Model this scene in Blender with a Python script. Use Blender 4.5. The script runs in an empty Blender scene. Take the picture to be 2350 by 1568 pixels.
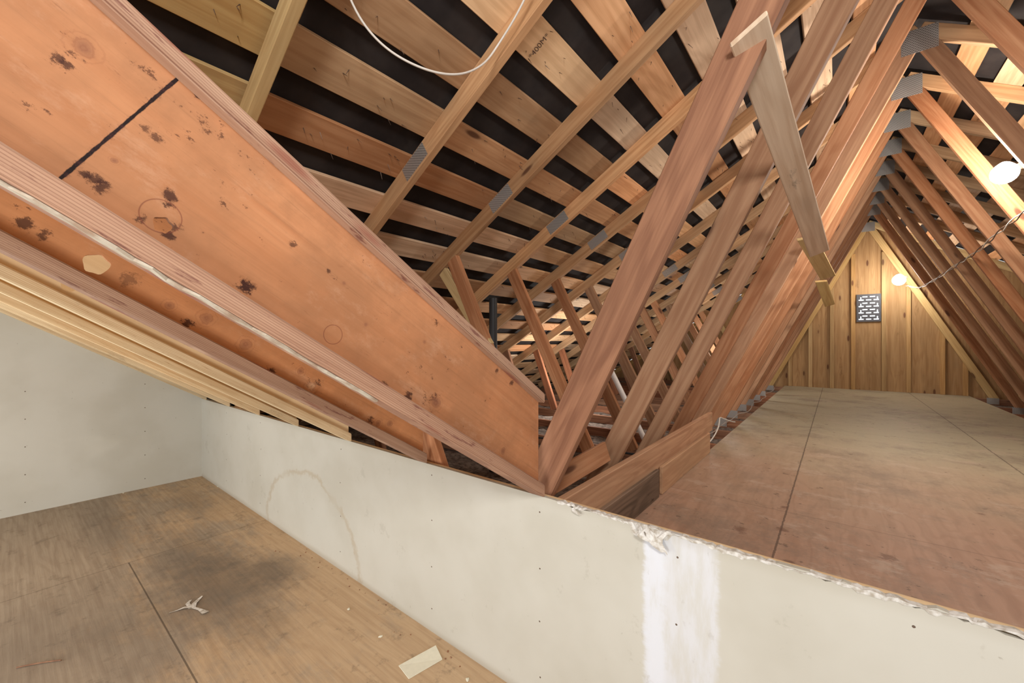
import bpy, bmesh, math, random
from mathutils import Vector, Matrix, noise as mnoise
random.seed(7)
scene = bpy.context.scene
COL = scene.collection
try:
    scene.view_settings.view_transform = 'Standard'
    scene.view_settings.look = 'None'
except Exception: pass

# ------------------------------------------------------------ measurements
F = 933.0; CX = 1175.0; CY = 784.0
FW = Vector((-.6240, .7815, 0)); RT = Vector((.7815, .6240, 0))
def ray(u, v):
    return FW + RT*((u-CX)/F) + Vector((0, 0, (CY-v)/F))
def on_x(u, v, x):
    d = ray(u, v); k = x/d.x; return d*k, k
def on_y(u, v, y):
    d = ray(u, v); k = y/d.y; return d*k, k
def on_z(u, v, z):
    d = ray(u, v); k = z/d.z; return d*k, k

H = 1.24
FLOOR = -H
YW = 1.143          # knee wall face
WT = -.527          # knee wall top
XL = -4.57          # end wall
PZ = -.82           # platform top
RX, RZ = .41, 1.98  # ridge (centre line of chords)
M = .60             # main roof pitch
YG = 9.08           # gable
JM = .63            # pitch of joists
TR0 = 1.20; TSP = .61

# ------------------------------------------------------------ node helpers
class NT:
    def __init__(s, name, rough=.8):
        s.m = bpy.data.materials.new(name); s.m.use_nodes = True
        s.t = s.m.node_tree; s.n = s.t.nodes; s.l = s.t.links
        s.b = s.n['Principled BSDF']; s.b.inputs['Roughness'].default_value = rough
        try: s.b.inputs['Specular IOR Level'].default_value = .25
        except Exception: pass
        s.tc = s.n.new('ShaderNodeTexCoord')
        s.co = s.tc.outputs['Object']
    def set(s, sock, v):
        if isinstance(v, bpy.types.NodeSocket): s.l.new(v, sock)
        else: sock.default_value = v
    def math(s, op, a, b=0., c=0., clamp=False):
        n = s.n.new('ShaderNodeMath'); n.operation = op; n.use_clamp = clamp
        s.set(n.inputs[0], a); s.set(n.inputs[1], b); s.set(n.inputs[2], c); return n.outputs[0]
    def vmath(s, op, a, b=(0, 0, 0)):
        n = s.n.new('ShaderNodeVectorMath'); n.operation = op
        s.set(n.inputs[0], a); s.set(n.inputs[1], b)
        return n.outputs['Value'] if op in ('LENGTH', 'DISTANCE', 'DOT_PRODUCT') else n.outputs[0]
    def noise(s, vec, scale=5., detail=3., rough=.55):
        n = s.n.new('ShaderNodeTexNoise'); s.set(n.inputs['Vector'], vec)
        n.inputs['Scale'].default_value = scale; n.inputs['Detail'].default_value = detail
        n.inputs['Roughness'].default_value = rough; return n.outputs['Fac']
    def sep(s, v):
        n = s.n.new('ShaderNodeSeparateXYZ'); s.set(n.inputs[0], v); return n.outputs
    def smooth(s, v, a, b, to0=0., to1=1.):
        n = s.n.new('ShaderNodeMapRange'); n.interpolation_type = 'SMOOTHSTEP'
        s.set(n.inputs[0], v); n.inputs[1].default_value = a; n.inputs[2].default_value = b
        n.inputs[3].default_value = to0; n.inputs[4].default_value = to1; return n.outputs[0]
    def mix(s, f, a, b, mode='MIX'):
        n = s.n.new('ShaderNodeMix'); n.data_type = 'RGBA'; n.blend_type = mode
        s.set(n.inputs[0], f)
        for i, v in ((6, a), (7, b)):
            if not isinstance(v, bpy.types.NodeSocket) and len(v) == 3: v = (*v, 1)
            s.set(n.inputs[i], v)
        return n.outputs[2]
    def rnd(s):
        return s.n.new('ShaderNodeObjectInfo').outputs['Random']
    def color(s, v):
        if not isinstance(v, bpy.types.NodeSocket) and len(v) == 3: v = (*v, 1)
        s.set(s.b.inputs['Base Color'], v)
    def bump(s, h, dist=.002, st=.5):
        n = s.n.new('ShaderNodeBump'); s.set(n.inputs['Height'], h)
        n.inputs['Distance'].default_value = dist; n.inputs['Strength'].default_value = st
        s.l.new(n.outputs[0], s.b.inputs['Normal'])

def wood(name, c1, c2, axis=0, knots=.72, grain=1., var=(.75, 1.2), rings=.35, stain=.0, rough=.75, extra=None, useobj=True, hue=.012):
    t = NT(name, rough)
    vec = t.co
    if useobj:
        r = t.rnd()
        off = t.n.new('ShaderNodeCombineXYZ')
        t.set(off.inputs[0], t.math('MULTIPLY', r, 37.)); t.set(off.inputs[1], t.math('MULTIPLY', r, 11.)); t.set(off.inputs[2], t.math('MULTIPLY', r, 5.))
        vec = t.vmath('ADD', t.co, off.outputs[0])
    def sc(a, b):
        v = [b, b, b]; v[axis] = a; return t.vmath('MULTIPLY', vec, tuple(v))
    g1 = t.noise(sc(1.5*grain, 45*grain), 1., 5., .6)
    g2 = t.noise(sc(.7, 7), 1., 2., .5)
    ring = t.math('SINE', t.math('MULTIPLY', g2, 70.))
    ring = t.smooth(ring, -.6, 1.)
    f = t.math('ADD', t.smooth(g1, .3, .72), t.math('MULTIPLY', ring, rings), clamp=True)
    col = t.mix(f, c1, c2)
    blot = t.noise(sc(1.2, 3), 1., 3., .6)
    col = t.mix(t.smooth(blot, .35, .7, 0, .4), col, tuple(x*.58 for x in c1))
    if stain > 0:
        st = t.noise(sc(3, 9), 1., 6., .7)
        col = t.mix(t.smooth(st, .62, .70, 0, stain), col, (.035, .015, .012))
    if knots:
        vo = t.n.new('ShaderNodeTexVoronoi'); t.set(vo.inputs['Vector'], sc(2.6, 9)); vo.inputs['Scale'].default_value = 1.
        cs = t.sep(vo.outputs['Color'])
        on = t.math('GREATER_THAN', cs[0], knots)
        kd = t.smooth(vo.outputs['Distance'], .09, .17, 1, 0)
        core = t.math('MULTIPLY', on, kd)
        halo = t.math('MULTIPLY', on, t.smooth(vo.outputs['Distance'], .1, .4, .5, 0))
        col = t.mix(halo, col, tuple(x*.6 for x in c1)); col = t.mix(t.math('MULTIPLY', core, .85), col, (.10, .035, .018))
    if useobj:
        r = t.rnd()
        vv = t.math('MULTIPLY_ADD', r, var[1]-var[0], var[0])
        r2 = t.math('FRACT', t.math('MULTIPLY', r, 17.3))
        hs = t.n.new('ShaderNodeHueSaturation'); t.set(hs.inputs['Value'], vv); t.set(hs.inputs['Color'], col)
        t.set(hs.inputs['Hue'], t.math('MULTIPLY_ADD', r2, hue, .499)); t.set(hs.inputs['Saturation'], t.math('MULTIPLY_ADD', r2, -.20, 1.05)); col = hs.outputs[0]
    if extra: col = extra(t, col)
    t.color(col); t.bump(g1, .0015, .5)
    return t.m

M_truss = wood('fir_lumber', (.57, .285, .15), (.40, .165, .077), var=(.60, 1.14))
M_chord = wood('tan_fir_rafter', (.64, .38, .20), (.46, .24, .115), var=(.74, 1.12))
M_truss2 = wood('dark_fir_lumber', (.34, .15, .08), (.19, .072, .038), var=(.85, 1.1), grain=.8)
M_yel = wood('pale_pine_and_lit_wood', (.66, .45, .20), (.51, .305, .12), rings=.25, var=(.85, 1.12))  # pale pine; also carries painted yellow light on gable truss and first boards
M_board = wood('sheathing_board_wood', (.75, .415, .225), (.58, .285, .14), var=(.62, 1.22), knots=.50, hue=.02)
M_pale = wood('weathered_board', (.76, .51, .335), (.57, .345, .21), stain=.3, var=(.85, 1.12), knots=.6)
M_plank = wood('grey_weathered_plank', (.78, .60, .44), (.62, .42, .28), stain=.4, var=(1, 1), knots=.5)
def lam(t, col):
    z = t.sep(t.co)[2]
    w = t.math('SINE', t.math('MULTIPLY', t.math('ADD', z, t.math('MULTIPLY', t.noise(t.vmath('MULTIPLY', t.co, (6, 1, 30)), 1., 3.), .003)), 1500.))
    col = t.mix(t.smooth(w, .2, .9, 0, .45), col, (.17, .07, .045))
    m = t.noise(t.vmath('MULTIPLY', t.co, (10, 30, 90)), 1., 5., .7)
    z2 = t.noise(t.vmath('MULTIPLY', t.co, (3, 3, 3)), 1., 2.)
    col = t.mix(t.smooth(t.math('ADD', m, t.math('MULTIPLY', z2, .3)), .72, .82, 0, .7), col, (.13, .035, .03))
    vo = t.n.new('ShaderNodeTexVoronoi'); t.set(vo.inputs['Vector'], t.vmath('MULTIPLY', t.co, (5, 20, 28))); vo.inputs['Scale'].default_value = 1.
    on = t.math('GREATER_THAN', t.sep(vo.outputs['Color'])[0], .62)
    return t.mix(t.math('MULTIPLY', on, t.smooth(vo.outputs['Distance'], .15, .36, .7, 0)), col, (.24, .07, .045))
M_lvl = wood('laminated_veneer', (.48, .285, .19), (.35, .185, .118), grain=1.9, knots=.0, rings=.0, var=(.95, 1.1), extra=lam)
def lam2(t, col):
    z = t.sep(t.co)[2]
    w = t.math('SINE', t.math('MULTIPLY', z, 1200.))
    col = t.mix(t.smooth(w, .2, .9, 0, .4), col, (.40, .22, .10))
    nf = t.noise(t.vmath('MULTIPLY', t.co, (14, 40, 120)), 1., 6., .8)
    return t.mix(t.smooth(nf, .56, .68, 0, .5), col, (.34, .17, .07))
M_lvl2 = wood('lit_tone_laminated_veneer', (.90, .72, .46), (.66, .44, .23), grain=1.6, knots=.0, rings=.0, stain=.25, var=(.8, 1.12), extra=lam2)  # bright light on the far joists is put into this veneer colour
M_webp = wood('lit_tone_plywood_web', (.80, .56, .31), (.66, .41, .20), grain=.6, knots=.8, stain=.15)  # far webs' plywood, brightened in colour to stand for light on them
M_ply = wood('orange_plywood_offcut', (.54, .30, .16), (.40, .19, .095), grain=.5, knots=.0, stain=.3)
M_dirty = wood('grimy_plywood_offcut', (.30, .20, .14), (.12, .08, .055), grain=.5, knots=.0, stain=.7)
M_gply = wood('gable_plywood', (.46, .285, .135), (.32, .18, .078), axis=2, grain=.35, knots=.4, stain=.3, useobj=False)

def simple(name, c, rough=.8, metal=0., nz=None):
    t = NT(name, rough); t.b.inputs['Metallic'].default_value = metal
    if nz:
        f = t.noise(t.co, nz[0], 4.); t.color(t.mix(t.smooth(f, .35, .7), c, nz[1])); t.bump(f, .002, .4)
    else:
        f = t.noise(t.co, 60., 2.); t.color(t.mix(f, c, tuple(x*.85 for x in c)))
    return t.m
M_felt = simple('black_roofing_felt', (.020, .016, .016), .85, nz=(6., (.036, .029, .027)))
M_white = simple('torn_gypsum_paper', (.66, .65, .62), .9, nz=(70., (.38, .34, .28)))
M_chalk = simple('chalky_drywall_scrap', (.50, .45, .36), .9, nz=(25., (.32, .22, .15)))
M_cable = simple('white_cable_sheath', (.72, .68, .62), .5)
M_gcable = simple('dusty_cable_sheath', (.36, .31, .27), .7)
M_dcable = simple('brown_twisted_wire', (.16, .10, .07), .6)
M_pvc = simple('white_pipe_plastic', (.85, .83, .80), .4)
M_black = simple('black_pipe_plastic', (.03, .03, .032), .5)
M_ink = simple('faded_stamp_ink', (.12, .07, .05), .8)
M_sock = simple('brown_socket_bakelite', (.10, .07, .05), .5)
M_nail = simple('nail_steel', (.18, .13, .10), .5, .6)
M_ins = simple('dusty_insulation', (.20, .16, .135), 1., nz=(30., (.06, .045, .038)))
M_paper = simple('cream_paper', (.78, .76, .62), .8)
M_dark = simple('vent_dark_plastic', (.08, .08, .09), .5)
t = NT('galvanised_plate', .5); t.b.inputs['Metallic'].default_value = .45
sc = t.vmath('MULTIPLY', t.co, (420., 420., 420.)); s3 = t.sep(t.vmath('SINE', sc))
g = t.math('GREATER_THAN', t.math('MULTIPLY', s3[0], s3[2]), .3)
t.color(t.mix(g, (.42, .40, .38), (.17, .15, .14))); t.bump(g, .002, .5); M_plate = t.m
def emis(name, c, s):
    t = NT(name); t.b.inputs['Base Color'].default_value = (*c, 1)
    t.b.inputs['Emission Color'].default_value = (*c, 1); t.b.inputs['Emission Strength'].default_value = s; return t.m
M_bulb = emis('glowing_bulb_glass', (1, .96, .9), 80.)
M_sky = emis('daylit_slot', (.85, .93, 1.), .7)  # slots glow by themselves to stand for daylight behind the vent

# drywall
def drywall(name, knee):
    t = NT(name, .85)
    t.b.inputs['Specular IOR Level'].default_value = .12
    n1 = t.noise(t.co, 2.2, 4.); n2 = t.noise(t.co, 35., 3.)
    k = .95 if knee else 1.03
    col = t.mix(t.smooth(n1, .35, .7), (.545*k, .53*k, .47*k), (.49*k, .47*k, .405*k))
    col = t.mix(t.smooth(n2, .70, .78, 0, .45), col, (.16, .12, .08))
    xyz = t.sep(t.co)
    if knee:
        sx = t.noise(t.vmath('MULTIPLY', t.co, (9, 1, 20)), 1., 7., .75)
        xo = t.math('ADD', xyz[0], t.math('MULTIPLY', t.math('SUBTRACT', sx, .5), .045))
        nn = t.noise(t.vmath('MULTIPLY', t.co, (26, 1, 6)), 1., 5., .65)
        bd = t.math('ABSOLUTE', t.math('SUBTRACT', xo, -.334))
        col = t.mix(t.math('MULTIPLY', t.smooth(bd, .088, .104, 1, 0), t.smooth(nn, .30, .62, .35, .9)), col, (.60, .615, .645))
        d = t.math('ABSOLUTE', t.math('SUBTRACT', xo, -.398))
        col = t.mix(t.math('MULTIPLY', t.smooth(d, .014, .04, .7, 0), t.smooth(nn, .3, .5, .5, 1.)), col, (.64, .67, .73))
        sm = t.noise(t.vmath('MULTIPLY', t.co, (6, 1, 6)), 1., 6., .75)
        col = t.mix(t.smooth(sm, .60, .66, 0, .22), col, (.30, .27, .22))
        scf = t.noise(t.vmath('MULTIPLY', t.co, (40, 1, 14)), 1., 6., .8)
        col = t.mix(t.smooth(scf, .68, .72, 0, .45), col, (.14, .12, .10))
        dx = t.math('DIVIDE', t.math('ADD', xyz[0], 2.50), .60); dz = t.math('DIVIDE', t.math('ADD', xyz[2], 1.26), .46)
        r = t.math('SQRT', t.math('ADD', t.math('MULTIPLY', dx, dx), t.math('MULTIPLY', dz, dz)))
        r = t.math('ADD', r, t.math('MULTIPLY', t.math('SUBTRACT', t.noise(t.co, 5., 5., .7), .5), .34))
        e = t.smooth(t.math('ABSOLUTE', t.math('SUBTRACT', r, 1.)), .0, .045, .40, 0)
        e = t.math('MULTIPLY', e, t.smooth(t.noise(t.co, 4., 3.), .35, .6, .4, 1.))
        col = t.mix(e, col, (.36, .27, .16))
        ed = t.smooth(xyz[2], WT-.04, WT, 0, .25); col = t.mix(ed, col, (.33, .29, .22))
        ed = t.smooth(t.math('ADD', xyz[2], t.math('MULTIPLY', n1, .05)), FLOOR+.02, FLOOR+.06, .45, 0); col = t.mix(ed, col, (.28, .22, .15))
    t.color(col); t.bump(n2, .001, .2); return t.m
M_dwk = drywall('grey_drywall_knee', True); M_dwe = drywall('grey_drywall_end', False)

# lower floor plywood
def seam(t, coord, c, w=.004):
    return t.smooth(t.math('ABSOLUTE', t.math('SUBTRACT', coord, c)), w*.5, w, .85, 0)
def blobs(t, col, lst, cc, amt=.8, ax=(0, 1), ns=5., nd=.5):
    nz = t.math('SUBTRACT', t.noise(t.co, ns, 8., .8), .5)
    xyz = t.sep(t.co)
    for (a, b, ra, rb, am) in lst:
        da = t.math('DIVIDE', t.math('SUBTRACT', xyz[ax[0]], a), ra); db = t.math('DIVIDE', t.math('SUBTRACT', xyz[ax[1]], b), rb)
        d = t.math('SQRT', t.math('ADD', t.math('MULTIPLY', da, da), t.math('MULTIPLY', db, db)))
        d = t.math('ADD', d, t.math('MULTIPLY', nz, nd*2))
        col = t.mix(t.smooth(d, .0, 1.3, amt*am, 0), col, cc)
    return col
t = NT('stained_plywood_floor', .75)
g1 = t.noise(t.vmath('MULTIPLY', t.co, (2.2, 70, 1)), 1., 7., .7); g2 = t.noise(t.vmath('MULTIPLY', t.co, (.8, 5, 1)), 1., 3.)
ring = t.smooth(t.math('SINE', t.math('MULTIPLY', g2, 60.)), -.5, 1.)
gr = t.math('ADD', t.smooth(g1, .3, .7, 0, .7), t.math('MULTIPLY', ring, .25), clamp=True)
col = t.mix(gr, (.56, .41, .26), (.44, .305, .185))
xyz = t.sep(t.co)
gm = t.math('ADD', t.noise(t.vmath('MULTIPLY', t.co, (1, 2, 1)), 1.5, 8., .78), t.math('MULTIPLY', t.math('ADD', xyz[0], 2.2), -.05))
gm = t.math('SUBTRACT', gm, t.math('MULTIPLY', t.math('SUBTRACT', xyz[1], .65), .32))
gmf = t.smooth(gm, .40, .64, 0, .8)
col = t.mix(gmf, col, t.mix(gr, (.37, .32, .255), (.25, .205, .16)))
gd = t.noise(t.co, 9., 7., .8)
col = t.mix(t.smooth(gd, .54, .66, 0, .4), col, (.12, .095, .07))
bl = []
for (u, v, ra, rb, am) in ((500, 1345, .70, .26, .9), (630, 1310, .30, .16, .8), (250, 1210, .8, .16, .5), (430, 1270, .5, .2, .55), (40, 1490, .6, .5, .5), (330, 1470, .5, .2, .35), (440, 1150, .5, .12, .45)):
    p, k = on_z(u, v, FLOOR); bl.append((p.x, p.y, ra, rb, am))
col = blobs(t, col, bl, (.115, .098, .082), .8, nd=.75, ns=3.)
sx = t.math('MULTIPLY', seam(t, xyz[1], .44), t.math('GREATER_THAN', xyz[0], -3.1)); col = t.mix(t.math('MULTIPLY', sx, .8), col, (.05, .035, .025))
sx = t.math('MULTIPLY', seam(t, xyz[0], -3.1), .5); col = t.mix(sx, col, (.05, .035, .025))
t.color(col); t.bump(g1, .0015, .4); M_floor = t.m

# platform plywood
t = NT('dusty_plywood_platform', .6)
g1 = t.noise(t.vmath('MULTIPLY', t.co, (22, 1.4, 1)), 1., 5., .6); g2 = t.noise(t.vmath('MULTIPLY', t.co, (5, 1.2, 1)), 1., 3.)
ring = t.smooth(t.math('SINE', t.math('MULTIPLY', g2, 75.)), -.3, 1.)
col = t.mix(t.math('ADD', t.smooth(g1, .3, .75, 0, .6), t.math('MULTIPLY', ring, .3), clamp=True), (.42, .26, .18), (.32, .185, .122))
xyz = t.sep(t.co)
col = t.mix(t.smooth(t.math('ADD', xyz[1], t.math('MULTIPLY', t.noise(t.co, 1.5, 5.), 2.)), 2.8, 6.0, 0, .92), col, (.39, .355, .25))
col = t.mix(t.smooth(t.noise(t.co, 1.9, 8., .8), .46, .66, 0, .6), col, (.20, .155, .12))
col = t.mix(t.smooth(t.noise(t.vmath('MULTIPLY', t.co, (3, 5, 1)), 1., 7., .8), .54, .64, 0, .45), col, (.48, .38, .30))
col = t.mix(t.smooth(t.noise(t.co, 18., 4., .7), .62, .70, 0, .65), col, (.11, .07, .05))
wob = t.math('MULTIPLY', t.math('SUBTRACT', t.noise(t.co, 25., 4., .7), .5), .010)
for c in (-.19, .90): col = t.mix(t.math('MULTIPLY', seam(t, t.math('ADD', xyz[0], wob), c, .0050), .8), col, (.05, .03, .022))
for c in (2.35, 4.79, 7.2): col = t.mix(t.math('MULTIPLY', seam(t, t.math('ADD', xyz[1], wob), c, .005), .35), col, (.07, .045, .035))
for (u, v, r) in ((1795, 1215, .028), (1800, 1165, .02), (1810, 1290, .02), (2040, 1280, .03), (1700, 1215, .03), (2250, 1180, .02)):
    p, k = on_z(u, v, PZ)
    d = t.vmath('DISTANCE', t.co, (p.x, p.y, PZ)); d = t.math('ADD', t.math('DIVIDE', d, r), t.math('MULTIPLY', t.math('SUBTRACT', t.noise(t.co, 30., 5., .7), .5), 3.4))
    col = t.mix(t.smooth(d, .4, 1.2, .6, 0), col, (.12, .05, .03))
t.color(col); t.bump(g1, .0015, .4); M_plat = t.m

# ------------------------------------------------------------ object helpers
def fin(o, name=None, label=None, cat=None, group=None, kind=None):
    if label: o['label'] = label
    if cat: o['category'] = cat
    if group: o['group'] = group
    if kind: o['kind'] = kind
    return o
def mesh_obj(name, verts, faces, mat, **kw):
    me = bpy.data.meshes.new(name); me.from_pydata([tuple(v) for v in verts], [], faces); me.update()
    if mat: me.materials.append(mat)
    o = bpy.data.objects.new(name, me); COL.objects.link(o); fin(o, **kw); return o
def box_mesh(name, L, T, W, mat, bev=.003, cut0=0., cut1=0.):
    bm = bmesh.new()
    vs = []
    for x, c in ((0, cut0), (L, cut1)):
        for y in (-T/2, T/2):
            for z in (-W/2, W/2):
                vs.append(bm.verts.new((x + c*z, y, z)))
    for f in ((0, 1, 3, 2), (4, 6, 7, 5), (0, 4, 5, 1), (2, 3, 7, 6), (0, 2, 6, 4), (1, 5, 7, 3)):
        bm.faces.new([vs[i] for i in f])
    if bev: bmesh.ops.bevel(bm, geom=bm.edges[:], offset=bev, segments=1, affect='EDGES')
    bmesh.ops.recalc_face_normals(bm, faces=bm.faces)
    me = bpy.data.meshes.new(name); bm.to_mesh(me); bm.free(); me.materials.append(mat); return me
def beam(name, p0, p1, W, T, tdir, mat, bev=.003, cut0=0., cut1=0., **kw):
    p0 = Vector(p0); p1 = Vector(p1); X = (p1-p0); L = X.length; X.normalize()
    Y = Vector(tdir); Y = (Y - X*Y.dot(X)).normalized(); Z = X.cross(Y)
    me = box_mesh(name, L, T, W, mat, bev, cut0, cut1)
    o = bpy.data.objects.new(name, me); COL.objects.link(o)
    Mx = Matrix((X, Y, Z)).transposed().to_4x4(); Mx.translation = p0
    o.matrix_world = Mx; fin(o, **kw); return o
def parent(ch, pa):
    pm = Matrix.Translation(pa.location) if pa.type == 'EMPTY' else pa.matrix_basis.copy()
    mw = ch.matrix_basis.copy(); ch.parent = pa; ch.matrix_parent_inverse = Matrix.Identity(4)
    ch.matrix_basis = pm.inverted() @ mw
def empty(name, loc, **kw):
    o = bpy.data.objects.new(name, None); o.location = loc; o.empty_display_size = .1; COL.objects.link(o); fin(o, **kw); return o
def tube(name, pts, r, mat, cyclic=False, **kw):
    cu = bpy.data.curves.new(name, 'CURVE'); cu.dimensions = '3D'; cu.bevel_depth = r; cu.bevel_resolution = 3; cu.resolution_u = 8
    sp = cu.splines.new('NURBS'); sp.points.add(len(pts)-1)
    for i, p in enumerate(pts): sp.points[i].co = (*p, 1)
    sp.use_endpoint_u = True; sp.order_u = min(4, len(pts)); sp.use_cyclic_u = cyclic
    cu.use_fill_caps = True
    tmp = bpy.data.objects.new('tmp', cu); COL.objects.link(tmp)
    dg = bpy.context.evaluated_depsgraph_get(); me = bpy.data.meshes.new_from_object(tmp.evaluated_get(dg))
    bpy.data.objects.remove(tmp); me.name = name; me.materials.clear(); me.materials.append(mat)
    for p in me.polygons: p.use_smooth = True
    o = bpy.data.objects.new(name, me); COL.objects.link(o); fin(o, **kw); return o
def prism_xz(name, poly, y0, y1, mat, **kw):
    n = len(poly); vs = [(x, y0, z) for x, z in poly]+[(x, y1, z) for x, z in poly]
    fs = [tuple(range(n)), tuple(range(2*n-1, n-1, -1))]+[(i, i+n, (i+1) % n+n, (i+1) % n) for i in range(n)]
    return mesh_obj(name, vs, fs, mat, **kw)
def box(name, a, b, mat, **kw):
    x0, y0, z0 = a; x1, y1, z1 = b
    return prism_xz(name, [(x0, z0), (x1, z0), (x1, z1), (x0, z1)], y0, y1, mat, **kw)

# ------------------------------------------------------------ room shell
box('floor', (XL, -1.6, FLOOR-.03), (1.9, YW, FLOOR), M_floor, kind='structure', label='stained bare plywood floor of the lower area')
box('floor.001', (-.75, YW+.04, PZ-.018), (1.56, YG, PZ), M_plat, kind='structure', label='dusty plywood walkway deck over the ceiling joists')
vs = []
for x in (XL-.02, XL):
    vs += [(x, -1.6, FLOOR), (x, YW+.03, FLOOR), (x, YW+.03, WT+.05), (x, -1.6, WT+.07+JM*(YW+1.6))]
mesh_obj('wall_left', vs, [(0, 1, 2, 3), (7, 6, 5, 4), (0, 4, 5, 1), (1, 5, 6, 2), (2, 6, 7, 3), (3, 7, 4, 0)], M_dwe, kind='structure', label='grey drywall end wall under the sloping joists')
prof = []
x = XL; random.seed(3)
XR = 1.7
while x < XR:
    jag = 0 if x < -.72 else random.uniform(-.010, .004)
    prof.append((x, WT+jag)); x += .06 if x < -.75 else random.uniform(.012, .035)
prof.append((XR, WT))
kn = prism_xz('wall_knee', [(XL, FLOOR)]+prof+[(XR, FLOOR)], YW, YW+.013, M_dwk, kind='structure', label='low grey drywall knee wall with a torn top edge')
bk = box('plywood_backing', (XL, YW+.0135, FLOOR), (XR, YW+.030, WT-.002), M_webp); bk.parent = kn
vs = []; fs = []; x = -.72; i = 0
while x < XR:
    w = random.uniform(.001, .007) + .002*(1+math.sin(x*23)) + (.020 if -.47 < x < -.36 else 0) + (.006 if random.random() < .12 else 0)
    topj = random.uniform(-.002, .004)
    vs += [(x, YW-.0012, WT-w), (x, YW-.0025, WT+topj), (x, YW+.013, WT+topj+random.uniform(-.001, .002))]
    if i: a = 3*(i-1); fs += [(a, a+3, a+4, a+1), (a+1, a+4, a+5, a+2)]
    x += random.uniform(.005, .016); i += 1
te = mesh_obj('torn_edge', vs, fs, M_white, label='ragged white gypsum edge with torn paper'); te.parent = kn
def flap(name, x0, w, h, out):
    vs = []; fs = []
    for j in range(7):
        for i in range(6):
            a = i/5; b = j/6
            vs.append((x0+w*(a-.5)*(1-.7*b)+.012*math.sin(5*b+3*a)+.015*b, YW-.004-out*math.sin(b*2.4)*(1-.3*a), WT+.002-h*b*(.7+.5*a)+.005*math.sin(9*a)))
    for j in range(6):
        for i in range(5): a = j*6+i; fs.append((a, a+1, a+7, a+6))
    o = mesh_obj(name, vs, fs, M_white); o.parent = kn
flap('paper_flap', -.40, .09, .05, .022); flap('paper_flap', -.435, .05, .03, .03); flap('paper_flap', -.655, .03, .02, .01)
bm = bmesh.new()
def dot(c, r, nrm='Y'):
    m = Matrix.Translation(c) @ (Matrix.Rotation(math.pi/2, 4, 'X') if nrm == 'Y' else Matrix.Rotation(math.pi/2, 4, 'Y'))
    bmesh.ops.create_cone(bm, cap_ends=True, segments=8, radius1=r, radius2=r*.6, depth=.0016, matrix=m)
for cx in (-3.9, -3.2, -2.1, -1.35, -.79, -.335, .12, .7):
    for k in range(4): dot((cx+random.uniform(-.006, .006), YW-.0005, WT-.05-k*.19+random.uniform(-.01, .01)), .0032)
for cy in (.75, .1, -.5):
    for k in range(5): dot((XL+.0005, cy, FLOOR+.08+k*.2), .004, 'X')
me = bpy.data.meshes.new('screw_heads'); bm.to_mesh(me); bm.free(); me.materials.append(M_nail)
o = bpy.data.objects.new('screw_heads', me); COL.objects.link(o); o.parent = kn; o['kind'] = 'stuff'

# gable wall
HL = (RZ+.08+.87)/M
prism_xz('wall_back', [(RX-HL, -.95), (RX+HL, -.95), (RX, RZ+.08)], YG, YG+.02, M_gply, kind='structure', label='yellow plywood gable end wall')
M_stud = wood('amber_stud', (.52, .32, .14), (.40, .22, .085), rings=.25, var=(.85, 1.1))
for sx in (-.67, -.37, -.065, .22, .606, .9, 1.28, 1.52):
    zt = min(RZ-.1, 1.86-abs(sx-RX)*1.94)
    beam('gable_stud', (sx, YG-.02, PZ+.001), (sx, YG-.02, max(zt, -.3)), .055, .038, (0, 1, 0), M_stud,
         label='amber vertical wall stud on the plywood gable', cat='stud', group='gable wall studs')

def zc(x): return RZ-M*abs(x-RX)
JP = lambda y: WT+.35+.02+JM*(YW-y)
def ystart(z):
    if z < JP(YW): return YW+.05
    return max(-1.5, YW-(z-(WT+.37))/JM+.04)
OFF = .084; HF = 5.5
vs = []; fs = []; n = 0
xs = [RX-HF+i*(HF/24) for i in range(25)]
for x in xs:
    z = zc(x)+OFF; vs += [(x, ystart(z), z), (x, YG+.02, z), (x, ystart(z), z+.006), (x, YG+.02, z+.006)]
for i in range(24):
    a = 4*i; fs += [(a, a+1, a+5, a+4), (a+2, a+6, a+7, a+3), (a, a+4, a+6, a+2), (a+1, a+3, a+7, a+5)]
mesh_obj('ceiling', vs, fs, M_felt, kind='structure', label='black roofing felt over the sloping roof')
vs = []
for x in (RX, RX+HF):
    z = zc(x)+OFF; vs += [(x, -1.5, z), (x, YG+.02, z), (x, -1.5, z+.006), (x, YG+.02, z+.006)]
mesh_obj('ceiling.001', vs, [(0, 1, 5, 4), (2, 6, 7, 3), (0, 4, 6, 2), (1, 3, 7, 5)], M_felt, kind='structure', label='black roofing felt over the other roof slope')
prism_xz('ceiling.003', [(XL-.6, zc(XL-.6)+OFF+.002), (-3.1, zc(-3.1)+OFF+.002), (-3.1, -.10), (XL-.6, -.10)], YW+.031, YW+.036, M_felt, kind='structure', label='added black sheet blocking stray sky light between the two roofs')  # added to stop sky leaking in at the gap between roofs

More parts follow.
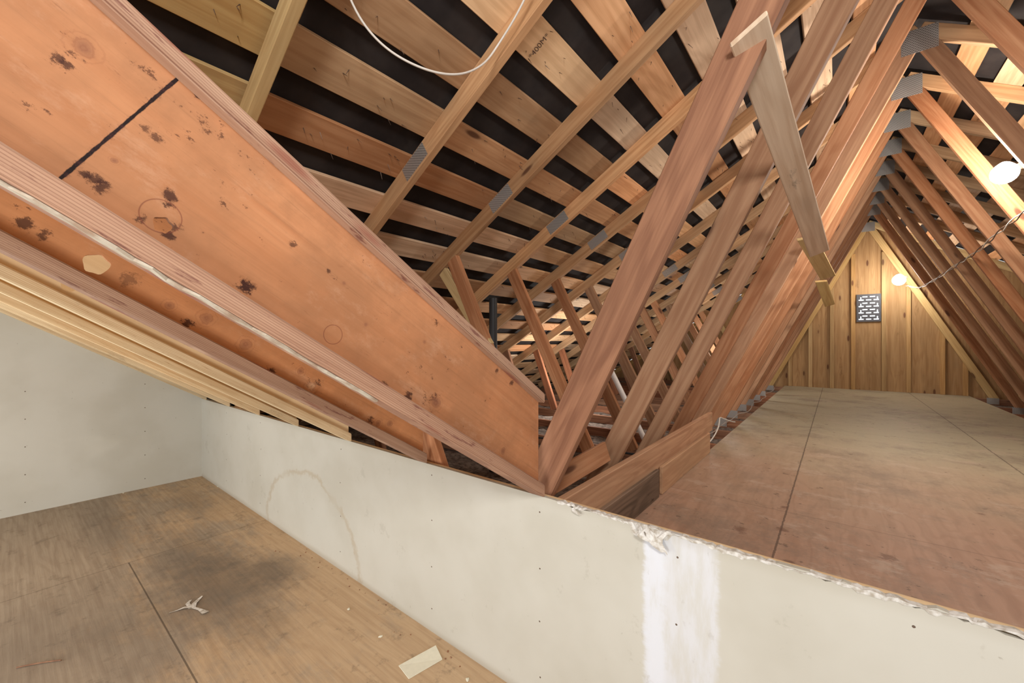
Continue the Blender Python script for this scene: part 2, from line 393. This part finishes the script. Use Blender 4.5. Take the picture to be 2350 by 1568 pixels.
# sheathing boards
BOARDS = []
def board(x, y0, y1, side, mat=None):
    dz = .052+.0105
    tn = Vector((-M, 0, 1)).normalized() if side < 0 else Vector((M, 0, 1)).normalized()
    z = zc(x)+dz
    mat = mat or M_board
    lb = {M_board: 'rough orange pine skip sheathing board', M_pale: 'paler weathered skip sheathing board', M_yel: 'sheathing board with yellow light put into its colour'}[mat]
    o = beam('sheathing_board', (x, y0, z), (x, y1, z), random.choice((.138, .142, .145, .148)), .018, tn, mat, bev=.002,
         label=lb, cat='board', group='skip sheathing boards')
    BOARDS.append((x, y0, y1, side, o)); return o
random.seed(11)
for side in (-1, 1):
    for n in range(-14, 9):
        xb = -1.39+n*.2175
        if xb > RX-.09: continue
        x = xb if side < 0 else 2*RX-xb
        if side > 0 and n < -9: continue
        ys = -1.45 if side > 0 else ystart(zc(x)+.03)
        cuts = [ys]
        if side < 0 and ys < .3: cuts.append(.52)
        y = TR0+TSP*random.choice((0, 1, 2))
        while y < YG-1:
            if y > ys+.3: cuts.append(y)
            y += TSP*random.choice((2, 3, 4))
        cuts.append(YG-.002)
        for j, (a, b) in enumerate(zip(cuts[:-1], cuts[1:])):
            mt = M_pale if random.random() < (.5 if n > 3 else .25) else M_board
            if side < 0 and j == 0 and ys < .3: mt = M_yel  # yellow light falling on these first boards is put into their colour
            board(x, a+.002, b-.002, side, mt)
def board_at(x, y, side=-1):
    for (bx, a, b, s, o) in BOARDS:
        if s == side and abs(bx-x) < .02 and a < y < b: return o
tx = bpy.data.curves.new('stamp', 'FONT'); tx.body = '*400M*'; tx.size = .034; tx.align_x = 'CENTER'; tx.align_y = 'CENTER'
tmp = bpy.data.objects.new('t', tx); COL.objects.link(tmp)
me = bpy.data.meshes.new_from_object(tmp.evaluated_get(bpy.context.evaluated_depsgraph_get())); bpy.data.objects.remove(tmp)
me.materials.append(M_ink)
d = ray(1249, 92); kk = (RZ-M*RX+.049)/(d.z-M*d.x); p = d*kk
nrow = round((p.x+1.39)/.2175); px = -1.39+nrow*.2175
so = bpy.data.objects.new('grade_stamp', me); COL.objects.link(so)
Zn = Vector((M, 0, -1)).normalized(); Xa = Vector((1, 0, M)).normalized(); Ya = Zn.cross(Xa)
mm = Matrix((Xa, Ya, Zn)).transposed().to_4x4(); mm.translation = Vector((px, p.y, zc(px)+.0515)) + Zn*.001
so.matrix_world = mm
best = board_at(px, p.y)
if best:
    so.parent = best; so.matrix_parent_inverse = Matrix.Identity(4); so.matrix_basis = best.matrix_basis.inverted() @ mm

random.seed(5)
nb = {}
for i in range(700):
    n = random.randint(-7, 7); xc = -1.39+n*.2175; y = random.uniform(.2, 5.5)
    b = board_at(xc, y)
    if b: nb.setdefault(b.name, (b, []))[1].append((xc+random.uniform(-.06, .06), y))
for b, lst in nb.values():
    bm = bmesh.new()
    for (xb, y) in lst:
        base = Vector((xb, y, zc(xb)+.055)); dr = (Zn+Vector((random.uniform(-.7, .7), random.uniform(-.7, .7), 0))).normalized()
        L = random.uniform(.015, .035)
        q = Vector((0, 0, 1)).rotation_difference(dr).to_matrix().to_4x4()
        bmesh.ops.create_cone(bm, cap_ends=True, segments=4, radius1=.0018, radius2=.0006, depth=L, matrix=Matrix.Translation(base+dr*L/2) @ q)
    me = bpy.data.meshes.new('nail_tips'); bm.to_mesh(me); bm.free(); me.materials.append(M_nail); me.transform(b.matrix_basis.inverted())
    o = bpy.data.objects.new('nail_tips', me); COL.objects.link(o); o.parent = b; o['kind'] = 'stuff'

# ------------------------------------------------------------ trusses
CH = .089; TH = .038
def truss_parts():
    P = []
    P.append(('top_chord', (RX-HL+.25, zc(RX-HL+.25)), (RX, RZ), M_chord, CH))
    P.append(('top_chord', (RX+HL-.25, zc(RX+HL-.25)), (RX, RZ), M_chord, CH))
    P.append(('bottom_chord', (RX-HL+.30, -.885), (RX+HL-.30, -.885), M_truss2, CH))
    P.append(('web', (-.99, -.842), (RX-.04, 1.90), M_truss, .090))
    P.append(('web', (2*RX+.98, -.842), (RX+.03, 1.90), M_truss, CH))
    P.append(('web', (-1.93, zc(-1.93)-.045), (-1.22, -.842), M_truss, CH))
    P.append(('web', (2*RX+1.93, zc(-1.93)-.045), (2*RX+1.22, -.842), M_truss2, CH))
    P.append(('web', (-3.0, zc(-3.0)-.045), (-2.72, -.842), M_truss2, CH))
    return P
def plate(par, cx, cz, w, h, ang, yside):
    me = box_mesh('gusset_plate', w, .0016, h, M_plate, 0)
    for v in me.vertices: v.co.x -= w/2
    o = bpy.data.objects.new('gusset_plate', me); COL.objects.link(o)
    o.matrix_world = Matrix.Translation((cx, par.location.y+yside*(TH/2+.0008), cz)) @ Matrix.Rotation(ang, 4, 'Y')
    parent(o, par); o['label'] = 'toothed galvanised truss plate'; return o
TL = 'triangular roof truss of reddish fir lumber'
tr = empty('roof_truss', (RX, TR0, -.93), label=TL, cat='roof truss', group='roof trusses')
kids = []
for (nm, a, b, mt, wd_) in truss_parts():
    y = TR0
    o = beam(nm, (a[0], y, a[1]), (b[0], y, b[1]), wd_, TH if nm != 'web' else TH-.0012, (0, 1, 0), mt)
    parent(o, tr); kids.append(o)
sl = math.atan(M)
kids.append(plate(tr, -1.516, zc(-1.516), .17, .075, -sl, -1))
kids.append(plate(tr, 2*RX+1.516, zc(-1.516), .17, .075, sl, -1))
kids.append(plate(tr, RX, RZ-.07, .17, .15, 0, -1))
kids.append(plate(tr, -.98, -.87, .12, .09, 0, -1)); kids.append(plate(tr, 2*RX+.96, -.87, .12, .09, 0, -1))
NT_ = 13
ylist = [TR0+TSP*i for i in range(1, NT_)]
wl = max(v.co.x for v in kids[3].data.vertices)
wide = box_mesh('web', wl, TH, .100, M_truss)
for i, y in enumerate(ylist):
    last = (i == len(ylist)-1)
    if last: y = YG-.062
    e = tr.copy(); COL.objects.link(e); e.location.y = y
    if last: e['label'] = 'gable truss against the end wall, yellow light put into its colour'
    for kd in kids:
        c = kd.copy(); COL.objects.link(c); c.parent = e
        if kd is kids[3] and i < 1: c.data = wide
        if last and kd.name.split('.')[0] in ('web', 'top_chord'):
            c.data = kd.data.copy(); c.data.materials[0] = M_yel  # yellow light on the gable truss is put into its wood colour
    if i == 0:
        o = beam('web', (-2.02, y, .46), (-1.62, y, -.03), .07, TH-.004, (0, 1, 0), M_yel); parent(o, e); o['label'] = 'short pale web strut'
dk = kids[3]; dk.data = box_mesh('web', wl, TH, .114, M_truss2); dk['label'] = 'dark reddish brown diagonal web'
for y, mt, lb in ((.52, M_yel, 'pale yellow pine rafter with a small knot'), (-.1, M_yel, 'pale pine rafter above the deep joists'), (-.72, M_chord, 'reddish rafter above the deep joists')):
    xe = RX-(RZ-JP(y)-.12)/M
    xe = -2.2 if y > .4 else xe+.1
    xr = RX-.12
    beam('rafter', (xe, y, zc(xe)-.024), (xr, y, zc(xr)-.024), CH-.014, TH, (0, 1, 0), mt, label=lb, cat='rafter', group='short valley rafters')

# ------------------------------------------------------------ deep I-section joists
e1 = Vector((0, -1, JM)).normalized(); e2 = Vector((0, JM, 1)).normalized(); ex = Vector((1, 0, 0))
D = .35*e2.z; SH = .35*e1.z
def sn(p):
    r = Vector((0, p.y-YW, p.z-WT)); return r.dot(e1), r.dot(e2)
JLEN = 3.1
FH, FWD, FHT = .036, .062, .027
def spotsmat(name, xface, spots, rings_, joint, c1, c2):
    def extra(t, col):
        xyz = t.sep(t.co)
        nz = t.math('SUBTRACT', t.noise(t.co, 45., 5., .7), .5)
        nf = t.noise(t.vmath('MULTIPLY', t.co, (40, 40, 60)), 1., 9., .86)
        nw = t.noise(t.co, 3.5, 6., .7)
        col = t.mix(t.smooth(nw, .38, .64, 0, .6), col, tuple(q*.55 for q in c1))
        nw2 = t.noise(t.vmath('MULTIPLY', t.co, (5, 5, 9)), 1., 7., .75)
        col = t.mix(t.smooth(nw2, .52, .68, 0, .28), col, (.64, .40, .26))
        gx = t.noise(t.vmath('MULTIPLY', t.co, (4, 4, 130)), 1., 5., .7)
        col = t.mix(t.smooth(gx, .50, .72, 0, .35), col, tuple(q*.45 for q in c1))
        scf = t.noise(t.vmath('MULTIPLY', t.co, (10, 10, 70)), 1., 8., .8)
        col = t.mix(t.smooth(scf, .60, .69, 0, .55), col, (.19, .07, .035))
        st = t.noise(t.vmath('MULTIPLY', t.co, (14, 14, 22)), 1., 7., .8)
        zone = t.noise(t.co, 2.5, 2.)
        st2 = t.math('ADD', st, t.math('MULTIPLY', zone, .30))
        col = t.mix(t.smooth(st2, .785, .83, 0, .75), col, (.07, .024, .015))
        for (u, v, r, amt, cc) in spots:
            p, k = on_x(u, v, xface); s, n = sn(p); rr = r*k/F
            dx = t.math('SUBTRACT', xyz[0], s); dz = t.math('SUBTRACT', xyz[2], n)
            d = t.math('DIVIDE', t.math('SQRT', t.math('ADD', t.math('MULTIPLY', dx, dx), t.math('MULTIPLY', dz, dz))), rr*(1.7 if cc is None else 1))
            if cc is None:
                m = t.math('SUBTRACT', nf, t.math('MULTIPLY', d, .17))
                col = t.mix(t.smooth(m, .33, .43, 0, amt), col, (.055, .019, .013))
            else:
                d = t.math('ADD', d, t.math('MULTIPLY', nz, 1.5))
                col = t.mix(t.smooth(d, .2, 1.2, amt, 0), col, cc)
                rg = t.math('MULTIPLY', t.smooth(t.math('SINE', t.math('MULTIPLY', d, 10.)), .2, 1., 0, .28), t.smooth(d, .9, 2.1, 1, 0))
                col = t.mix(rg, col, (.22, .075, .04))
        for (u, v, r) in rings_:
            p, k = on_x(u, v, xface); s, n = sn(p); rr = r*k/F
            dx = t.math('SUBTRACT', xyz[0], s); dz = t.math('SUBTRACT', xyz[2], n)
            d = t.math('SQRT', t.math('ADD', t.math('MULTIPLY', dx, dx), t.math('MULTIPLY', dz, dz)))
            e = t.smooth(t.math('ABSOLUTE', t.math('SUBTRACT', d, rr)), .0004, .0013, .6, 0)
            col = t.mix(e, col, (.18, .05, .03))
        if joint is not None:
            d = t.math('ABSOLUTE', t.math('SUBTRACT', xyz[0], joint))
            d = t.math('ADD', d, t.math('MULTIPLY', nz, .004))
            col = t.mix(t.smooth(d, .0014, .0026), (.012, .006, .006), col)
            d2 = t.math('ADD', d, t.math('MULTIPLY', nf, .055))
            col = t.mix(t.smooth(d2, .020, .030, .8, 0), col, (.06, .02, .02))
        return col
    return wood(name, c1, c2, grain=.45, knots=.0, rings=.2, useobj=False, extra=extra)
KN = (.26, .11, .06)
sp1 = [(190, 108, 24, .75, KN), (130, 132, 9, .85, None), (155, 150, 8, .85, None), (455, 218, 7, .9, None), (215, 410, 10, .85, None), (235, 430, 9, .85, None), (195, 400, 8, .85, None), (360, 318, 8, .75, None), (335, 295, 6, .7, None),
       (390, 450, 9, .9, None), (385, 470, 7, .9, None), (400, 520, 8, .8, None), (325, 500, 8, .9, None), (385, 540, 9, .9, None), (560, 657, 12, 1., None), (675, 562, 6, .75, None), (755, 622, 4, .8, None), (672, 400, 5, .8, None),
       (1000, 925, 14, .8, KN), (940, 906, 8, .9, None), (1155, 1035, 9, .7, KN), (262, 368, 7, .8, KN), (840, 745, 5, .7, KN), (975, 785, 5, .6, KN), (880, 890, 8, .8, None), (790, 650, 5, .7, KN), (1175, 880, 4, .8, None), (1140, 850, 4, .8, None)]
rg1 = [(765, 768, 22), (370, 496, 38)]
sp2 = [(475, 730, 14, .6, KN), (565, 790, 14, .6, KN), (430, 745, 8, .9, None), (390, 700, 10, .6, KN), (690, 852, 9, .6, KN), (715, 888, 12, .7, (.75, .5, .32)), (55, 515, 10, .85, None), (100, 540, 8, .8, None),
       (868, 972, 8, .6, KN), (895, 972, 8, .6, KN), (620, 855, 7, .9, None), (850, 965, 6, .8, None), (300, 640, 10, .5, None)]
XJ = [-.80, -1.41, -2.02, -2.63, -3.24, -3.85, -4.45]
M_w1 = spotsmat('mildewed_plywood_web', XJ[0]+.006, sp1, rg1, 1.322, (.58, .27, .13), (.46, .19, .082))
M_w2 = spotsmat('knotty_plywood_web', XJ[1]+.006, sp2, [], 1.9, (.70, .33, .15), (.56, .235, .095))
def web_mesh(holes, mat):
    cu = bpy.data.curves.new('w', 'CURVE'); cu.dimensions = '2D'; cu.fill_mode = 'BOTH'; cu.extrude = .005
    def sp(pts):
        s = cu.splines.new('POLY'); s.points.add(len(pts)-1); s.use_cyclic_u = True
        for i, p in enumerate(pts): s.points[i].co = (p[0], p[1], 0, 1)
    a, b = FH*.6, D-FHT*.6
    sp([(SH*a/D+.004, a), (JLEN, a), (JLEN, b), (SH*b/D+.004, b)])
    for (s, n, r, ir) in holes:
        sp([(s+r*math.cos(q)*(1+ir*math.sin(3*q+1)), n+r*math.sin(q)*(1+ir*math.cos(5*q))) for q in [i*math.pi/14 for i in range(28)]])
    tmp = bpy.data.objects.new('t', cu); COL.objects.link(tmp)
    me = bpy.data.meshes.new_from_object(tmp.evaluated_get(bpy.context.evaluated_depsgraph_get())); bpy.data.objects.remove(tmp)
    me.transform(Matrix.Rotation(math.pi/2, 4, 'X'))
    me.materials.clear(); me.materials.append(mat); return me
JR = Matrix((e1, ex, e2)).transposed().to_4x4()
def flange(z0, z1, mat, name):
    bm = bmesh.new(); vs = []
    for z in (z0, z1):
        for x in (SH*z/D, JLEN):
            for y in (-FWD/2, FWD/2): vs.append(bm.verts.new((x, y, z)))
    for f in ((0, 1, 3, 2), (4, 6, 7, 5), (0, 4, 5, 1), (2, 3, 7, 6), (0, 2, 6, 4), (1, 5, 7, 3)): bm.faces.new([vs[i] for i in f])
    bmesh.ops.bevel(bm, geom=bm.edges[:], offset=.003, segments=2, affect='EDGES'); bmesh.ops.recalc_face_normals(bm, faces=bm.faces)
    me = bpy.data.meshes.new(name); bm.to_mesh(me); bm.free(); me.materials.append(mat); return me
def add(name, me, par):
    o = bpy.data.objects.new(name, me); COL.objects.link(o); o.parent = par; o.matrix_basis = JR; return o
fl = {}
for k, mt in (('r', M_lvl), ('p', M_lvl2)): fl[k] = (flange(D-FHT, D, mt, 'flange'), flange(0, FH, mt, 'flange'))
wm = [web_mesh([(1.214, .066, .012, .12)], M_w1), web_mesh([(1.228, .071, .024, .09)], M_w2), web_mesh([(1.23, .07, .02, .05)], M_webp)]
for i, xj in enumerate(XJ):
    lb = ['deep joist with mildewed orange plywood web and knockout hole', 'deep joist with knotty plywood web and ragged lit hole'][i] if i < 2 else 'laminated deep roof joist, bright light put into its pale colour'
    e = empty('roof_joist', (xj, YW, WT), label=lb, cat='joist', group='deep roof joists')
    k = 'r' if i < 2 else 'p'
    add('flange', fl[k][0], e); add('flange', fl[k][1], e); add('web', wm[min(i, 2)], e)
    if i == 0:
        me = bpy.data.meshes.new('drywall_remnant'); vs = []; fs = []; x = .75; j = 0
        while x < JLEN-.1:
            yo = FWD/2-.006+random.uniform(-.006, .004); h = random.uniform(.003, .006)
            vs += [(x, yo, -h), (x, FWD/2-.022, -h), (x, yo, -.0005), (x, FWD/2-.022, -.0005)]
            if j: a = 4*(j-1); fs += [(a, a+1, a+5, a+4), (a, a+4, a+6, a+2), (a+1, a+3, a+7, a+5)]
            x += .022; j += 1
        me.from_pydata(vs, [], fs); me.materials.append(M_chalk); o = add('drywall_remnant', me, e); o['label'] = 'chalky torn drywall strip under the flange'
vs = []
for x in (XL, XJ[0]-.032):
    for y in (-1.5, YW-.02):
        for dz in (.352, .366): vs.append((x, y, WT+dz+JM*(YW-y)))
mesh_obj('ceiling.002', vs, [(0, 1, 3, 2), (4, 6, 7, 5), (0, 4, 5, 1), (2, 3, 7, 6), (0, 2, 6, 4), (1, 5, 7, 3)], M_webp, kind='structure', label='plywood deck over the deep joists')

# ------------------------------------------------------------ braces on the webs
def facing(name, pa, ka, pb, kb, W, T, mat, c0=0., c1=0., lab=''):
    a = ray(*pa)*ka; b = ray(*pb)*kb
    return beam(name, a, b, W, T, (a+b)*.5, mat, cut0=c0, cut1=c1, label=lab, cat='brace', group='loose braces')
facing('brace_board', (1716, 66), .99, (1880, 580), 2.15, .088, .015, M_plank, c0=-.30, c1=-.25, lab='weathered pale plank hanging off a dark truss web')
facing('brace_board', (1850, 545), 2.72, (1900, 636), 3.25, .10, .02, M_yel, c0=.6, c1=.3, lab='short pale block nailed below the hanging plank')
facing('brace_board', (1884, 645), 3.9, (1904, 700), 4.3, .09, .02, M_yel, c0=.6, lab='small pale block on a truss web')
beam('edge_plank', (-.765, YW+.045, -.627), (-.765, 3.42, -.617), .14, .032, (1, 0, 0), M_truss, label='long reddish plank standing on edge beside walkway', cat='plank')
for (a, b, mt, lb) in ((YW+.05, 2.15, M_dirty, 'dirty grey board upright under the edge plank'), (2.2, 3.25, M_ply, 'orange plywood offcut upright beside the walkway')):
    beam('upright_offcut', (-.736, a, -.745), (-.736, b, -.745), .148, .018, (1, 0, 0), mt, label=lb, cat='board')
beam('scrap_board', (-.93, YW+.09, -.60), (-.82, 1.72, -.50), .09, .02, (1, .2, .3), M_truss, label='short reddish scrap leaning by the knee wall', cat='board')
beam('cripple_post', (-1.50, YW+.055, -.86), (-1.44, YW+.055, -.40), .07, .032, (0, 1, 0), M_truss, label='short reddish post behind the joist end', cat='post')

# ------------------------------------------------------------ insulation
vs = []; fs = []; nx, ny = 60, 110
x0, x1, y0, y1 = RX-HF+.2, -.76, YW+.04, YG-.01
for j in range(ny+1):
    for i in range(nx+1):
        x = x0+(x1-x0)*i/nx; y = y0+(y1-y0)*j/ny
        vs.append((x, y, -.925+.035*mnoise.noise(Vector((x*6, y*6, 0)))+.02*mnoise.noise(Vector((x*17, y*17, 3)))))
for j in range(ny):
    for i in range(nx): a = j*(nx+1)+i; fs.append((a, a+1, a+nx+2, a+nx+1))
mesh_obj('floor.002', vs, fs, M_ins, kind='structure', label='dusty dark loose insulation over the ceiling')
mesh_obj('floor.003', [(1.57, y0, -.93), (RX+HF, y0, -.93), (RX+HF, YG, -.93), (1.57, YG, -.93)], [(0, 1, 2, 3)], M_ins, kind='structure', label='dusty insulation beyond the walkway')

# pipes, cables
a, _ = on_y(1375, 795, 3.28); b, _ = on_y(1480, 1010, 3.28)
tube('vent_pipe', [a, (a+b)/2, b], .022, M_pvc, label='slanting white plastic pipe between truss webs', cat='pipe')
tube('drain_pipe', [(-1.86, 2.12, -.9), (-1.86, 2.12, -.3), (-1.86, 2.12, .30)], .028, M_black, label='upright black pipe rising behind the trusses', cat='pipe')
pix = [(790, -40, 1.22), (812, 25, 1.22), (860, 95, 1.22), (935, 145, 1.25), (1010, 172, 1.3), (1070, 172, 1.38), (1115, 145, 1.46), (1135, 115, 1.5), (1165, 70, 1.46), (1200, 10, 1.40), (1225, -50, 1.36)]
tube('ceiling_cable', [ray(u, v)*k for u, v, k in pix], .0035, M_cable, label='white electrical cable looping below the rafters', cat='cable')
random.seed(21)
pts = []
y = 1.9
while y < 8.6:
    pts.append((-.83+random.uniform(-.04, .05), y, PZ+.005+abs(random.gauss(0, .015)))); y += random.uniform(.15, .4)
tube('walkway_cable', pts, .004, M_gcable, label='loose dusty cable snaking along the walkway edge', cat='cable')
tube('walkway_cable', [(-.79, 3.5, -.80), (-.76, 3.7, -.74), (-.80, 3.9, -.65), (-.83, 4.1, -.70), (-.77, 4.3, -.76), (-.80, 4.6, -.81)], .005, M_cable, label='white cable loop standing up beside the webs', cat='cable')
for j, mt in enumerate((M_black, M_gcable, M_black)):
    pts = []; x = -1.0; y = 1.5+.62*j
    for i in range(8):
        pts.append((x, y+random.uniform(-.09, .09), PZ+.015+random.uniform(0, .05))); x -= random.uniform(.08, .2)
    tube('loose_cable', pts, .007, mt, label='dark loose cable over the insulation' if mt is M_black else 'dusty grey loose cable over the insulation', cat='cable', group='cables on the insulation')

# ------------------------------------------------------------ bare bulbs
def lamp(loc, lab, pw, R, off):
    e = empty('bare_bulb', loc, label=lab, cat='light bulb', group='bare bulbs')
    bm = bmesh.new(); bmesh.ops.create_uvsphere(bm, u_segments=20, v_segments=14, radius=R)
    for v in bm.verts:
        if v.co.z > 0: f = v.co.z/R; v.co.x *= 1-.3*f*f; v.co.y *= 1-.3*f*f; v.co.z *= 1.15
    me = bpy.data.meshes.new('bulb'); bm.to_mesh(me); bm.free(); me.materials.append(M_bulb)
    for p in me.polygons: p.use_smooth = True
    o = bpy.data.objects.new('bulb_glass', me); COL.objects.link(o); o.parent = e
    dv = Vector((.9, .1, .44)).normalized(); q = Vector((0, 0, 1)).rotation_difference(dv).to_matrix().to_4x4()
    bm = bmesh.new(); bmesh.ops.create_cone(bm, cap_ends=True, segments=16, radius1=.018, radius2=.024, depth=.03, matrix=Matrix.Translation(dv*(R+.012)) @ q)
    me = bpy.data.meshes.new('socket'); bm.to_mesh(me); bm.free(); me.materials.append(M_sock)
    o = bpy.data.objects.new('socket', me); COL.objects.link(o); o.parent = e
    L = bpy.data.lights.new('bulb_light', 'POINT'); L.energy = pw; L.color = (1, .91, .79); L.shadow_soft_size = .05
    lo = bpy.data.objects.new('bulb_light', L); COL.objects.link(lo); lo.location = Vector(loc)+Vector(off)
p1_, _ = on_y(2305, 398, 3.86); p2_, _ = on_y(2063, 643, 8.6)
lamp(p1_, 'bright bare bulb fixed to the sloping truss web', 62, .062, (-.12, -.05, -.08))
lamp(p2_, 'bare bulb glowing near the gable end wall', 22, .080, (-.10, -.22, -.05))
wp = [ray(2480, 400)*2.2, ray(2350, 487)*2.4, ray(2290, 535)*2.9, ray(2240, 580)*3.5, ray(2200, 605)*3.9, ray(2150, 640)*4.8, ray(2110, 662)*5.6, ray(2075, 655)*6.2]
for j in range(2):
    pp = []
    for i in range(len(wp)-1):
        for q in range(5):
            c = wp[i].lerp(wp[i+1], q/5); an = (i*5+q)*1.3+j*math.pi
            pp.append(c+Vector((0, 0, .012*math.sin(an)))+Vector((.012*math.cos(an), 0, 0)))
    tube('lamp_wire', pp, .004, M_dcable if j else M_cable, label='twisted lamp wire draped along the truss webs' , cat='wire', group='lamp wires')

# ------------------------------------------------------------ gable vent
vz, vx = .564, .419
ve = empty('gable_vent', (vx, YG-.012, vz-.225), label='dark gable vent with daylight showing through slots', cat='vent')
fr = box('vent_frame', (vx-.155, YG-.03, vz-.23), (vx+.155, YG-.002, vz+.23), M_dark); parent(fr, ve)
for r in range(8):
    for c in range(2 if r % 2 else 3):
        xx = vx-.095+c*.095+(.0475 if r % 2 else 0); zz = vz-.19+r*.054
        s_ = box('light_slot', (xx-.032, YG-.0315, zz-.009), (xx+.032, YG-.0302, zz+.009), M_sky); parent(s_, ve)
for sx_ in (-.045, .05):
    for r in range(4):
        zz = vz-.163+r*.108
        s_ = box('light_slot', (vx+sx_*2.2-.007, YG-.0315, zz-.022), (vx+sx_*2.2+.007, YG-.0302, zz+.022), M_sky); parent(s_, ve)

# ------------------------------------------------------------ floor litter
cs = [on_z(u, v, FLOOR)[0] for u, v in ((915, 1530), (1000, 1487), (1015, 1515), (938, 1560))]
vs = [(c.x, c.y, FLOOR+.001) for c in cs]+[(c.x, c.y, FLOOR+.004+(.006 if i == 1 else 0)) for i, c in enumerate(cs)]
mesh_obj('paper_card', vs, [(3, 2, 1, 0), (4, 5, 6, 7), (0, 1, 5, 4), (1, 2, 6, 5), (2, 3, 7, 6), (3, 0, 4, 7)], M_paper, label='pale yellow card lying on the plywood floor', cat='paper')
random.seed(4); vs = []; fs = []
def strip(pix, w0, w1):
    pts = [on_z(u, v, FLOOR)[0] for u, v in pix]; n = len(pts); b0 = len(vs)
    for i, p in enumerate(pts):
        a = pts[max(0, i-1)]; b = pts[min(n-1, i+1)]; d = (b-a).normalized(); s = Vector((-d.y, d.x, 0)); w = (w0+(w1-w0)*i/(n-1))*random.uniform(.6, 1.4)
        z = FLOOR+.002+random.uniform(0, .005)
        vs.append((p.x+s.x*w, p.y+s.y*w, z)); vs.append((p.x-s.x*w, p.y-s.y*w, z+random.uniform(-.001, .002)))
    for i in range(n-1): a = b0+2*i; fs.append((a, a+1, a+3, a+2))
strip([(388, 1408), (405, 1403), (422, 1398), (440, 1396), (458, 1400), (472, 1410)], .003, .010)
strip([(440, 1398), (446, 1388), (455, 1378), (464, 1370)], .012, .003)
strip([(436, 1395), (430, 1388), (438, 1380)], .008, .004)
mesh_obj('torn_scrap', vs, fs, M_white, label='torn white scrap flattened on the stained floor', cat='scrap')
a, _ = on_z(38, 1535, FLOOR); b, _ = on_z(140, 1518, FLOOR)
tube('wood_splinter', [a+Vector((0, 0, .004)), (a+b)/2+Vector((0, .01, .006)), b+Vector((0, 0, .004))], .0025, M_truss2, label='thin brown splinter on the plywood floor', cat='splinter')
random.seed(9)
spots_ = [(873, 1463), (1072, 1562), (800, 1400), (283, 1133), (500, 1118)]
for j in range(22): 
    x_ = random.uniform(-2.6, -1.0); spots_.append((x_, YW-abs(random.gauss(0, .06))-.01))
for j, sp_ in enumerate(spots_):
    if j < 5: c, _ = on_z(sp_[0], sp_[1], FLOOR); s = .007
    else: c = Vector((sp_[0], sp_[1], FLOOR)); s = random.uniform(.002, .0045)
    bm = bmesh.new(); bmesh.ops.create_icosphere(bm, subdivisions=1, radius=s)
    for w in bm.verts: w.co += Vector((random.uniform(-.4, .4)*s, random.uniform(-.4, .4)*s, 0)); w.co.z *= .6
    me = bpy.data.meshes.new('chip'); bm.to_mesh(me); bm.free(); me.materials.append(M_paper if j < 5 else M_truss2)
    o = bpy.data.objects.new('plaster_chip' if j < 5 else 'wood_crumb', me); COL.objects.link(o); o.location = (c.x, c.y, FLOOR+s*.5)
    if j < 5: fin(o, label='small crumb of plaster on the floor', cat='plaster chip', group='plaster chips')
    else: fin(o, label='dark crumb of wood debris along the wall foot', cat='debris', group='wood crumbs')

# ------------------------------------------------------------ lights
def area(loc, tgt, size, e, c):
    L = bpy.data.lights.new('area', 'AREA'); L.energy = e; L.size = size; L.color = c
    o = bpy.data.objects.new('offcamera_soft_light', L); COL.objects.link(o); o.location = loc  # unseen soft light added outside the frame for brightness
    o.rotation_euler = (Vector(tgt)-Vector(loc)).to_track_quat('-Z', 'Y').to_euler()
def point(loc, e, r=.15, c=(1, .95, .89)):
    L = bpy.data.lights.new('point', 'POINT'); L.energy = e; L.shadow_soft_size = r; L.color = c
    o = bpy.data.objects.new('added_fill_light', L); COL.objects.link(o); o.location = loc  # unseen fill added to brighten the attic, no fixture here
area((.8, -.9, 1.15), (-.6, 2.5, .3), .4, 58, (1, .98, .95))
area((-.2, -1.1, -.65), (-2.4, .9, -.2), .7, 25, (1, .98, .96))
area((-2.9, -1.3, -.9), (-3.0, .8, .3), .9, 34, (1, .98, .93))
point((.5, 2.6, 1.15), 17)
point((-2.4, 4.2, -.35), 32)
point((-1.5, 7.0, .0), 24)
w = bpy.data.worlds.new('w'); scene.world = w; w.use_nodes = True
w.node_tree.nodes['Background'].inputs[0].default_value = (1, .99, .97, 1); w.node_tree.nodes['Background'].inputs[1].default_value = .85

# camera
cd = bpy.data.cameras.new('cam'); cd.sensor_width = 36; cd.lens = F/2350*36; cd.clip_start = .02
co = bpy.data.objects.new('camera', cd); COL.objects.link(co); co.rotation_euler = (math.pi/2, 0, math.atan2(.6240, .7815))
scene.camera = co
for o in list(COL.objects):
    if o.parent is None: o.location.z += H
